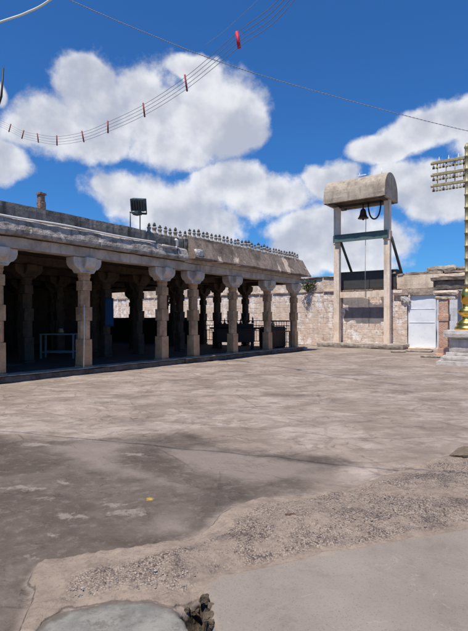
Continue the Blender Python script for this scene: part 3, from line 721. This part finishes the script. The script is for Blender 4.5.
# coping in broken pieces
cp = MB(); rn = random.Random(11); y = -22
while y < 24:
    Lc = rn.uniform(.9, 2.1); h = rn.uniform(.07, .17)
    zb = 4.22 if y > -2 else 4.12
    if -5.2 < y < -3.5: Lc = min(Lc, -3.27-y)
    if -3.3 < y < .3: y += .4; continue
    cp.rbox(-.02+rn.uniform(-.03, .05), .86, y, y+Lc-.03, zb-.01, zb+h, .16, .035, 2.5, seed=y, round_=.03); y += Lc
cp.build('coping', M['coping'], wall)
lg = MB(); y = -1.9
while y < 24:
    Lc = rn.uniform(.9, 2.1); lg.rbox(-.07+rn.uniform(-.03, .03), .3, y, y+Lc-.03, 3.32, 3.40, .16, .02, 2.5, seed=y+50, round_=.01); y += Lc
lg.build('ledge', M['coping'], wall)
rb = MB()
for (m0, m1, z0, z1) in ((-6.4, -4.9, 4.22, 4.52), (-7.6, -6.45, 4.24, 4.45), (-8.9, -7.7, 4.22, 4.6), (-3.2, -2.5, 4.24, 4.36)):
    rb.rbox(.0, .7, m0, m1, z0, z1, .13, .07, 2.2, seed=m0, round_=.05)
rb.build('broken_block', M['canopy'], wall)
rb = MB()
for k in range(12): rb.rbox(-.12, .06, -3.95+rn.uniform(-.35, .2), -3.75+rn.uniform(-.3, .25), 2.5+rn.uniform(-.1, .35), 2.72+rn.uniform(0, .3), .07, .05, 4, seed=k+.5, round_=.02)
rb.build('plaster_lump', M['white_stone'], wall)
wbox('hood_stone', -3.95, -3.1, 2.98, 3.15, -.16, .1, mat='coping', seed=9)
dr = MB().rbox(.10, .16, -5.36, -3.89, .07, 2.97, .25, .006, 1).build('door', M['door'], wall)
MB().box(.085, .12, -5.3, -3.95, 1.45, 1.49).box(.085, .12, -5.3, -3.95, 2.2, 2.235).box(.092, .12, -3.97, -3.93, 1.2, 1.34).build('batten', M['door'], dr)

# bush on the wall corner, plant on the eave block
def bush(name, label, cat, loc, r, n, leaf, seed, stems=4):
    rd = random.Random(seed); root = thing(name, label, cat, loc, 0)
    b = MB(); s_ = MB(); tips = []
    for k in range(stems):
        a = rd.uniform(0, 6.28); e = rd.uniform(.5, 1.4)
        tip = Vector((math.cos(a)*math.cos(e), math.sin(a)*math.cos(e), math.sin(e)))*r*rd.uniform(.7, 1.25)
        s_.tube([(0, 0, -.05), tip*.5+Vector((0, 0, .03)), tip], [leaf*.13, leaf*.1, leaf*.05], 5); tips.append(tip)
    for i in range(n):
        t = rd.choice(tips)*rd.uniform(.35, 1.05)
        p = t + Vector([rd.gauss(0, r*.17) for _ in range(3)])
        d = Vector([rd.gauss(0, 1) for _ in range(3)]).normalized(); e = d.cross(Vector([rd.gauss(0, 1) for _ in range(3)])).normalized()
        l = leaf*rd.uniform(.6, 1.2)
        b.add([p, p+d*l*.5+e*l*.28, p+d*l, p+d*l*.5-e*l*.28], [(0, 1, 2, 3)])
    b.build('foliage', M['leaf'], root); s_.build('stem', M['darkwood'], root)
    return root
bush('wall_bush', 'small scrubby bush growing from the wall beside the hall corner', 'bush', W(17.1, -.15, 2.9)*1, .01, 1, .01, 1) if False else None
bush('wall_bush', 'small dark scrubby bush growing on the wall ledge beside the hall eave', 'bush', W(18.7, 2.15, 3.45), .55, 620, .11, 5, 9)
bush('ledge_plant', 'tiny green plant sprouting above the white lime block on the eave', 'plant', W(4.95, -.08, 4.22), .22, 110, .06, 8, 7)

# ------------------------------------------------------------------ bell tower
TT = 18.35
bt = thing('bell_tower', 'tall cream bell tower with barrel-vaulted concrete canopy against the wall', 'bell tower', W(TT, 0))
MB().rbox(-.7, .52, -4.0, 1.1, 0, .27, .14, .035, 2, seed=31, round_=.03).build('platform', M['platform'], bt)
for m in (-2.93, .08):
    MB().rbox(-.16, .16, m-.17, m+.17, .25, 8.36, .3, .006, 1.2, seed=m, round_=.01).build('pillar', M['cream'], bt)
    MB().box(-.19, .19, m-.20, m+.20, 6.12, 6.62).build('collar', M['tan'], bt, bevel=.01)
MB().rbox(0, .14, -2.76, -.09, 2.92, 3.26, .3, .006, 1.5, seed=3).build('crossbar', M['cream'], bt)
gb = MB(); gb.box(-.28, -.20, -3.0, .15, 6.22, 6.60); gb.box(-.32, -.20, -3.0, .15, 6.19, 6.23); gb.box(-.32, -.20, -3.0, .15, 6.59, 6.63)
gb.build('steel_beam', M['green_steel'], bt)
for m in (-2.93-.22, .08-.22):
    MB().tube([(.0, m, 6.25), (1.95, m, 4.3)], .085, 6).build('brace', M['lamp_body'], bt)
# canopy
n = 20; pr = [(-1.16, 8.36), (-1.15, 8.62)]
for i in range(1, n): a = math.pi*i/n; pr.append((-1.13*math.cos(a), 8.66+1.18*math.sin(a)**.9))
pr += [(1.15, 8.62), (1.16, 8.36), (.98, 8.36), (.96, 8.62)]
for i in range(n-2, 1, -2): a = math.pi*i/n; pr.append((-.92*math.cos(a), 8.62+.95*math.sin(a)))
pr += [(-.96, 8.62), (-.98, 8.36)]
nP = len(pr); mb = MB(); segs = 26; vs = []
for i in range(segs+1):
    y = -3.14 + (3.14+.44)*i/segs
    for (a, b) in pr:
        d = mn.noise_vector(Vector((a*1.5, y*1.5, b*1.5)))*.035 + mn.noise_vector(Vector((a*5, y*5, b*5)))*.012
        vs.append((a+d.x, y+d.y*.4, b+d.z*(b > 8.4)))
fs = [(i*nP+k, i*nP+(k+1) % nP, (i+1)*nP+(k+1) % nP, (i+1)*nP+k) for i in range(segs) for k in range(nP)]
mb.add(vs, fs)
half = []
mb.build('canopy', M['canopy'], bt)
out = pr[:n+3]
for (y0, y1) in ((-3.155, -3.0), (.30, .455)):
    MB().prism(out, y0, y1).build('gable', M['canopy'], bt)
MB().box(-1.0, 1.0, -3.0, -2.75, 8.30, 8.42).box(-1.0, 1.0, -.1, .2, 8.30, 8.42).box(-.12, .12, -2.75, -.1, 8.24, 8.40).build('ceiling_beam', M['tank'], bt)
# lightning fittings on the ridge
for m in (-1.9, -1.2): MB().box(-.05, .05, m-.5, m+.0, 9.98, 10.02).tube([(0, m-.4, 9.8), (0, m-.4, 10.0)], .012, 5).tube([(0, m-.1, 9.8), (0, m-.1, 10.15)], .012, 5).build('roof_fitting', M['pvc'], bt) if m == -1.2 else MB().tube([(0, m-.7, 9.8), (0, m-.7, 10.2)], .02, 5).build('roof_fitting', M['pvc'], bt)
bell = thing('bell', 'dark bronze temple bell hanging under the tower canopy', 'bell', W(TT-.1, -1.55, 7.45))
MB().lathe([(.30, 0), (.31, .03), (.25, .10), (.19, .25), (.165, .42), (.13, .52), (.05, .58), (.04, .62)], 24).build('bell_body', M['bronze'], bell)
MB().tube([(0, 0, .6), (0, 0, .86)], .035, 8).build('hanger', M['black_iron'], bell)
MB().lathe([(.02, .1), (.05, .0), (.06, -.06), (.01, -.11)], 10).build('clapper', M['black_iron'], bell)
ch = MB(); pts = []
for i in range(21):
    a = math.pi*i/20; pts.append((0, -.36*math.cos(a), 1.05-.98*math.sin(a)**.8))
ch.tube(pts, .045, 7)
tag(ch.build('hanging_loop', M['black_iron'], loc=W(TT-.25, -2.27, 7.25), rz=TH), 'black looped strap hanging beside the bell', 'strap')
tag(MB().tube([W(TT-.12, -1.72, 7.4), W(TT-.2, -1.71, 5), W(TT-.2, -1.71, 2.9)], .018, 6).build('bell_rope', M['pale_rope']), 'thin pale bell rope hanging down through the tower', 'rope')
# black trough on the wall behind
tk = thing('steel_trough', 'long soot-black steel trough on the wall top behind the tower', 'trough', W(WT+.1, -1.6, 3.34))
MB().box(0, .9, -1.62, 1.75, .12, 1.12).build('trough_body', M['tank'], tk, bevel=.02)
MB().box(-.03, .93, -1.65, 1.78, 1.10, 1.16).build('rim', M['tank'], tk)
MB().box(-.02, .88, -1.6, 1.73, -.02, .12).build('rusty_base', M['rust'], tk)

# ------------------------------------------------------------------ porch on the right
PT, PM = 13.4, -6.99
po = thing('stone_porch', 'small weathered stone porch with carved pillar at the right of the white door', 'porch', W(PT, PM))
def pil(t, m, nm='pillar'):
    p = MB(); p.rbox(-.32, .32, -.32, .32, 0, .16, .1, .02, 3, seed=2, round_=.02); p.rbox(-.22, .22, -.22, .22, .16, .42, .1, .012, 3, seed=2, round_=.01)
    p.rbox(-.19, .19, -.19, .19, .42, 2.48, .13, .012, 3, seed=4, round_=.012); p.rbox(-.215, .215, -.215, .215, 1.55, 1.85, .1, .012, 3, seed=8, round_=.01)
    o = p.build(nm, stone('carved_pink_granite', (.60, .34, .24), (.46, .31, .22), stain=(.64, .52, .42), sc=5, bump=1, patch=(.12, .09, .08), patch_at=.64), po); o.location = (t-PT, m-PM, 0)
    b = MB(); b.rbox(-.25, .25, -.5, .36, 2.48, 2.66, .08, .03, 3, seed=5, round_=.03); b.rbox(-.3, .3, -.62, .42, 2.66, 2.88, .1, .03, 3, seed=6, round_=.04)
    q = b.build('capital', M['limey'], o)
pil(PT, PM); pil(PT, -10.2); pil(16.4, -10.2)
MB().rbox(-.28, .30, -4.6, .40, 2.9, 3.28, .18, .03, 2, seed=2, round_=.03).build('entablature', M['porch'], po)
MB().rbox(-.40, 5.4, -4.8, .50, 3.28, 3.44, .25, .03, 2, seed=3, round_=.03).build('roof_slab', M['porch'], po)
MB().rbox(-.1, 5.3, -4.7, .3, 3.44, 3.60, .25, .04, 2, seed=4, round_=.05).build('roof_fill', M['tan'], po)
MB().rbox(-.6, .6, -.45, .45, -.0, .06, .15, .02, 2, seed=5).build('base_slab', M['platform'], po)

# ------------------------------------------------------------------ flag mast on its pedestal
FX = (8.36, 17.6)
pd = thing('mast_pedestal', 'stepped pale granite pedestal carrying the brass flag mast', 'pedestal', (FX[0], FX[1], 0))
for nm, h, z0, z1 in (('step', .86, 0, .16), ('step', .74, .16, .34), ('plinth', .60, .34, .46), ('dado', .50, .46, .92), ('cornice', .56, .92, .98), ('top_slab', .68, .98, 1.24)):
    MB().rbox(-h, h, -h, h, z0, z1, .12, .012, 2.5, seed=z0, round_=.02).build(nm, M['pedestal'], pd)
mast = thing('flag_mast', 'tall brass temple flag mast with three bell-hung arms at its top', 'flag mast', (FX[0], FX[1], 1.24))
MB().lathe([(.40, 0), (.42, .05), (.40, .10), (.33, .16), (.35, .22), (.30, .30), (.20, .37), (.17, .42), (.17, .52), (.26, .58), (.31, .66), (.27, .74), (.17, .78), (.15, .86), (.15, .98), (.20, 1.02), (.20, 1.36), (.16, 1.42), (.12, 1.5)], 28).build('lotus_base', M['gold'], mast)
pr = [(.072, 1.45)]
z = 1.6
while z < 6.4: pr += [(.068, z), (.092, z+.02), (.092, z+.06), (.068, z+.08)]; z += .46
pr += [(.07, 6.5), (.10, 6.56), (.07, 6.62), (.02, 6.72)]
MB().lathe(pr, 16).build('mast_tube', M['old_brass'], mast)
for zi, z in enumerate((6.20, 5.76, 5.36)):
    a = MB(); a.box(-.055, .055, .06, 1.16, z-.05, z+.05); a.lathe([(.05, -.06), (.055, 0), (.02, .06)], 8, (0, 1.19, z))
    a.build('arm', M['old_brass'], mast, bevel=.006)
    for k in range(10):
        y = .10+k*.115
        b = MB(); b.tube([(0, y, z-.035), (0, y, z-.09)], .006, 5); b.lathe([(.048, -.22), (.048, -.19), (.03, -.12), (.008, -.085)], 8, (0, y, z))
        b.build('small_bell', M['old_brass'] if k % 3 else M['bronze'], mast)
for k in range(4):
    y = .10+k*.3; z1 = 6.20
    MB().tube([(0, y, 5.36), (0, y, 6.2)], .02, 6).build('upright', M['old_brass'], mast)
for k in range(3):
    MB().lathe([(.02, 0), (.03, .05), (.012, .10), (.004, .17)], 8, (0, .28+k*.33, 6.235)).build('spike', M['pvc'], mast)

# ------------------------------------------------------------------ overhead wires
def pt(px, py, d): return Vector(((px-HX)/F*d, d, EYE + (HY-py)/F*d))
def spline(P, n=14):
    out = []
    Q = [P[0]*2-P[1]] + P + [P[-1]*2-P[-2]]
    for i in range(1, len(Q)-2):
        for k in range(n):
            t = k/n; a, b, c, d = Q[i-1:i+3]
            out.append(.5*((2*b)+(c-a)*t+(2*a-5*b+4*c-d)*t*t+(3*b-a-3*c+d)*t**3))
    out.append(Q[-2]); return out
ctl = [(360, -110, 8.6), (285, 2, 10.5), (238, 40, 12.5), (186, 83, 15.3), (144, 110, 18.0), (108, 127, 20.6), (83, 136.5, 22.6), (57, 140.5, 25), (38, 138, 27), (23, 134.5, 29), (10, 128, 31), (-30, 108, 37), (-75, 80, 46)]
lw = thing('overhead_line', 'sagging bundle of thin overhead wires kept apart by short spacers', 'power line', pt(57, 140.5, 25), 0)
base = lw.location.copy()
P = [pt(*c) for c in ctl]
for off in (-.20, -.07, .07, .20):
    MB().tube([p-base+Vector((0, 0, off)) for p in spline(P)], .0072, 5).build('wire', M['wire'], lw)
for i, c in enumerate(ctl[2:11]):
    p = P[i+2]-base; tilt = random.uniform(-.07, .07)
    h = .30 if i else .24
    MB().tube([p+Vector((-tilt, 0, -h*.85)), p+Vector((tilt, 0, h*.85))], .032 if i else .05, 6).build('spacer', M['red'] if i == 0 else M['spacer'], lw)
def cable(name, label, ctl, r, mat, twist=0):
    P = spline([pt(*c) for c in ctl], 30 if twist else 14)
    b = P[0].copy(); P = [p-b for p in P]
    mb = MB()
    if twist:
        P2 = []
        for k in range(2):
            Q = []
            for i in range(len(P)-1):
                for s in range(4):
                    j = i*4+s; q = P[i].lerp(P[i+1], s/4); a = j*.9+math.pi*k
                    Q.append(q+Vector((0, math.cos(a)*r*.7, math.sin(a)*r*.7)))
            mb.tube(Q, r*.75, 5)
    else: mb.tube(P, r, 6)
    o = mb.build(name, mat, loc=b); tag(o, label, 'cable'); return o
cable('twisted_cable', 'long grey twisted cable crossing the whole sky down to the right', [(-60, -62, 13), (70, 0, 14), (150, 34.5, 15), (232, 66, 16.2), (340, 98, 18), (468, 131, 20.5), (600, 158, 24)], .011, M['cable'], 1)
cable('white_cable', 'thick pale cable cutting the top left corner of the sky', [(-300, 110, 6.42), (-100, 55, 5.13), (0, 22, 4.64), (27, 12.5, 4.52), (53, -2, 4.39), (130, -60, 4.01), (300, -230, 3.28), (700, -700, 2.23)], .0095, M['white_cable'])
cable('thin_wire', 'faint thin wire above the red ribbon near the top of the sky', [(205, 45, 20), (223, 32, 19), (245, 12, 17.5), (262, -4, 16), (300, -40, 14)], .006, M['cable'])
cable('short_wire', 'faint wire running down behind the big cloud at the left', [(-40, 100, 24), (0, 118, 26), (30, 136, 28), (66, 146, 30)], .010, M['cable']) if False else None
# black mast tip at the far left, standing on the hall roof
q = pt(2, 86, 19)
tag(MB().tube([(q.x-1.9, q.y, 4.3), (q.x-.02, q.y, pt(2, 68, 19).z-1.1), (q.x+.06, q.y, pt(2, 68, 19).z)], [.05, .045, .03], 8).build('roof_pole', M['black_iron']), 'thin black pole rising from the hall roof at the left edge', 'pole')

# ------------------------------------------------------------------ world
S = Vector((-.207, -.344, .915)).normalized()
el = math.asin(S.z); az = math.atan2(S.x, S.y)
w = bpy.data.worlds.new('World'); scene.world = w; w.use_nodes = True
nt = w.node_tree; nt.nodes.clear()
# cloud density group
grp = bpy.data.node_groups.new('cloud_density', 'ShaderNodeTree')
grp.interface.new_socket('Vector', in_out='INPUT', socket_type='NodeSocketVector')
grp.interface.new_socket('Density', in_out='OUTPUT', socket_type='NodeSocketFloat')
class G(NT):
    def __init__(s, t): s.t = t; s.N = t.nodes; s.L = t.links
s = G(grp)
gi = s.n('NodeGroupInput'); go = s.n('NodeGroupOutput')
V = s.n('ShaderNodeVectorMath', operation='NORMALIZE'); s.L.new(gi.outputs[0], V.inputs[0]); V = V.outputs[0]
sp = s.n('ShaderNodeSeparateXYZ'); s.L.new(V, sp.inputs[0])
a = s.math('ARCTAN2', sp.outputs[0], sp.outputs[1]); e = s.math('ARCSINE', sp.outputs[2])
cmb = s.n('ShaderNodeCombineXYZ'); s.L.new(a, cmb.inputs[0]); s.L.new(e, cmb.inputs[1])
wn = s.n('ShaderNodeTexNoise'); s.L.new(V, wn.inputs[0]); wn.inputs['Scale'].default_value = 7; wn.inputs['Detail'].default_value = 3
A = s.vm('ADD', cmb.outputs[0], s.vm('MULTIPLY', s.vm('SUBTRACT', wn.outputs[1], (.5, .5, .5)), (.075, .06, 0)))
ell = [ # px, py, rx, ry
 (60, 125, 62, 34), (100, 104, 50, 44), (140, 88, 40, 30), (95, 140, 50, 28), (150, 112, 62, 56), (205, 115, 58, 50), (235, 118, 42, 40), (165, 152, 52, 26), (92, 74, 34, 18), (190, 72, 42, 16), (30, 128, 30, 22),
 (4, 160, 30, 24), (2, 95, 10, 14),
 (128, 200, 52, 28), (170, 215, 60, 30), (205, 235, 50, 26), (105, 188, 20, 12),
 (235, 182, 44, 24), (272, 198, 48, 28), (308, 240, 50, 30), (345, 238, 58, 38), (385, 240, 34, 30), (330, 182, 36, 20), (300, 262, 60, 16), (360, 265, 50, 12),
 (385, 148, 36, 20), (420, 128, 52, 30), (462, 125, 38, 26), (430, 190, 50, 30), (465, 195, 38, 30), (395, 178, 28, 20), (500, 150, 60, 60),
 (-70, 120, 60, 60), (560, 250, 60, 40), (-120, 230, 80, 30)]
mn_ = None
for (px, py, rx, ry) in ell:
    a0 = math.atan((px-HX)/F); ca = math.cos(a0)
    e0 = math.atan((HY-py)/F*ca); ce = math.cos(e0)
    ra = rx/F*ca*ca; re = ry/F*ca*ce*ce
    d = s.vm('LENGTH', s.vm('MULTIPLY', s.vm('SUBTRACT', A, (a0, e0, 0)), (1/ra, 1/re, 0)), (0, 0, 0))
    if mn_ is None: mn_ = d
    else: mn_ = s.math('SMOOTH_MIN', mn_, d, .12)
fb_ = s.noise(7.5, 9, .60, vec=V)
D = s.math('ADD', s.math('SUBTRACT', 1.0, mn_), s.math('MULTIPLY', s.math('SUBTRACT', fb_, .5), 1.9))
s.L.new(D, go.inputs[0])
s = G(nt)
tc = s.n('ShaderNodeTexCoord').outputs['Generated']
x = s.n('ShaderNodeGroup'); x.node_tree = grp; s.put(x.inputs[0], tc); d0 = x.outputs[0]
puff = s.math('SUBTRACT', s.noise(7, 5, .5, vec=tc), s.noise(7, 5, .5, vec=s.vm('ADD', tc, (-.012, 0, .022))))
mask = s.step(d0, -.05, .33)
lit = s.step(puff, -.12, .12)
thick = s.step(d0, .25, 1.1)
cc = s.mix(lit, (.50, .54, .65), (.92, .93, .96))
cc = s.mix(s.math('MULTIPLY', thick, .55), cc, (.52, .54, .61))
sky = s.n('ShaderNodeTexSky', sky_type='NISHITA'); sky.sun_disc = False
sky.sun_elevation = el; sky.sun_rotation = az; sky.altitude = 0; sky.air_density = 1.0; sky.dust_density = .5; sky.ozone_density = 5.0
K = .084
ccK = s.vm('MULTIPLY', cc, (1/K*.84,)*3)
skc = s.vm('MULTIPLY', sky.outputs[0], (.36, .84, 1.33))
colr = s.mix(s.math('MULTIPLY', mask, .94), skc, ccK)
bg = s.n('ShaderNodeBackground'); s.L.new(colr, bg.inputs[0]); bg.inputs[1].default_value = K
wo = s.n('ShaderNodeOutputWorld'); s.L.new(bg.outputs[0], wo.inputs[0])
w.cycles.sampling_method = 'MANUAL'; w.cycles.sample_map_resolution = 512

sun = bpy.data.lights.new('sun', 'SUN'); sun.energy = 5.0; sun.angle = R(.53); sun.color = (1, .935, .86)
so = bpy.data.objects.new('sun', sun); C.objects.link(so); so.rotation_euler = S.to_track_quat('Z', 'Y').to_euler(); so.location = (0, 0, 30)

# ------------------------------------------------------------------ camera
cam = bpy.data.cameras.new('camera'); co = bpy.data.objects.new('camera', cam); C.objects.link(co)
cam.sensor_fit = 'VERTICAL'; cam.sensor_height = 36; cam.lens = 36*F/631
cam.shift_y = (HY-315.5)/631 * 1.0
co.location = (0, 0, EYE); co.rotation_euler = (R(90), 0, 0); cam.clip_end = 4000; cam.clip_start = .05
scene.camera = co
scene.view_settings.view_transform = 'Standard'; scene.view_settings.look = 'None'; scene.view_settings.gamma = 1
scene.view_settings.use_curve_mapping = False; scene.view_settings.exposure = 0.22
scene.render.engine = 'CYCLES'
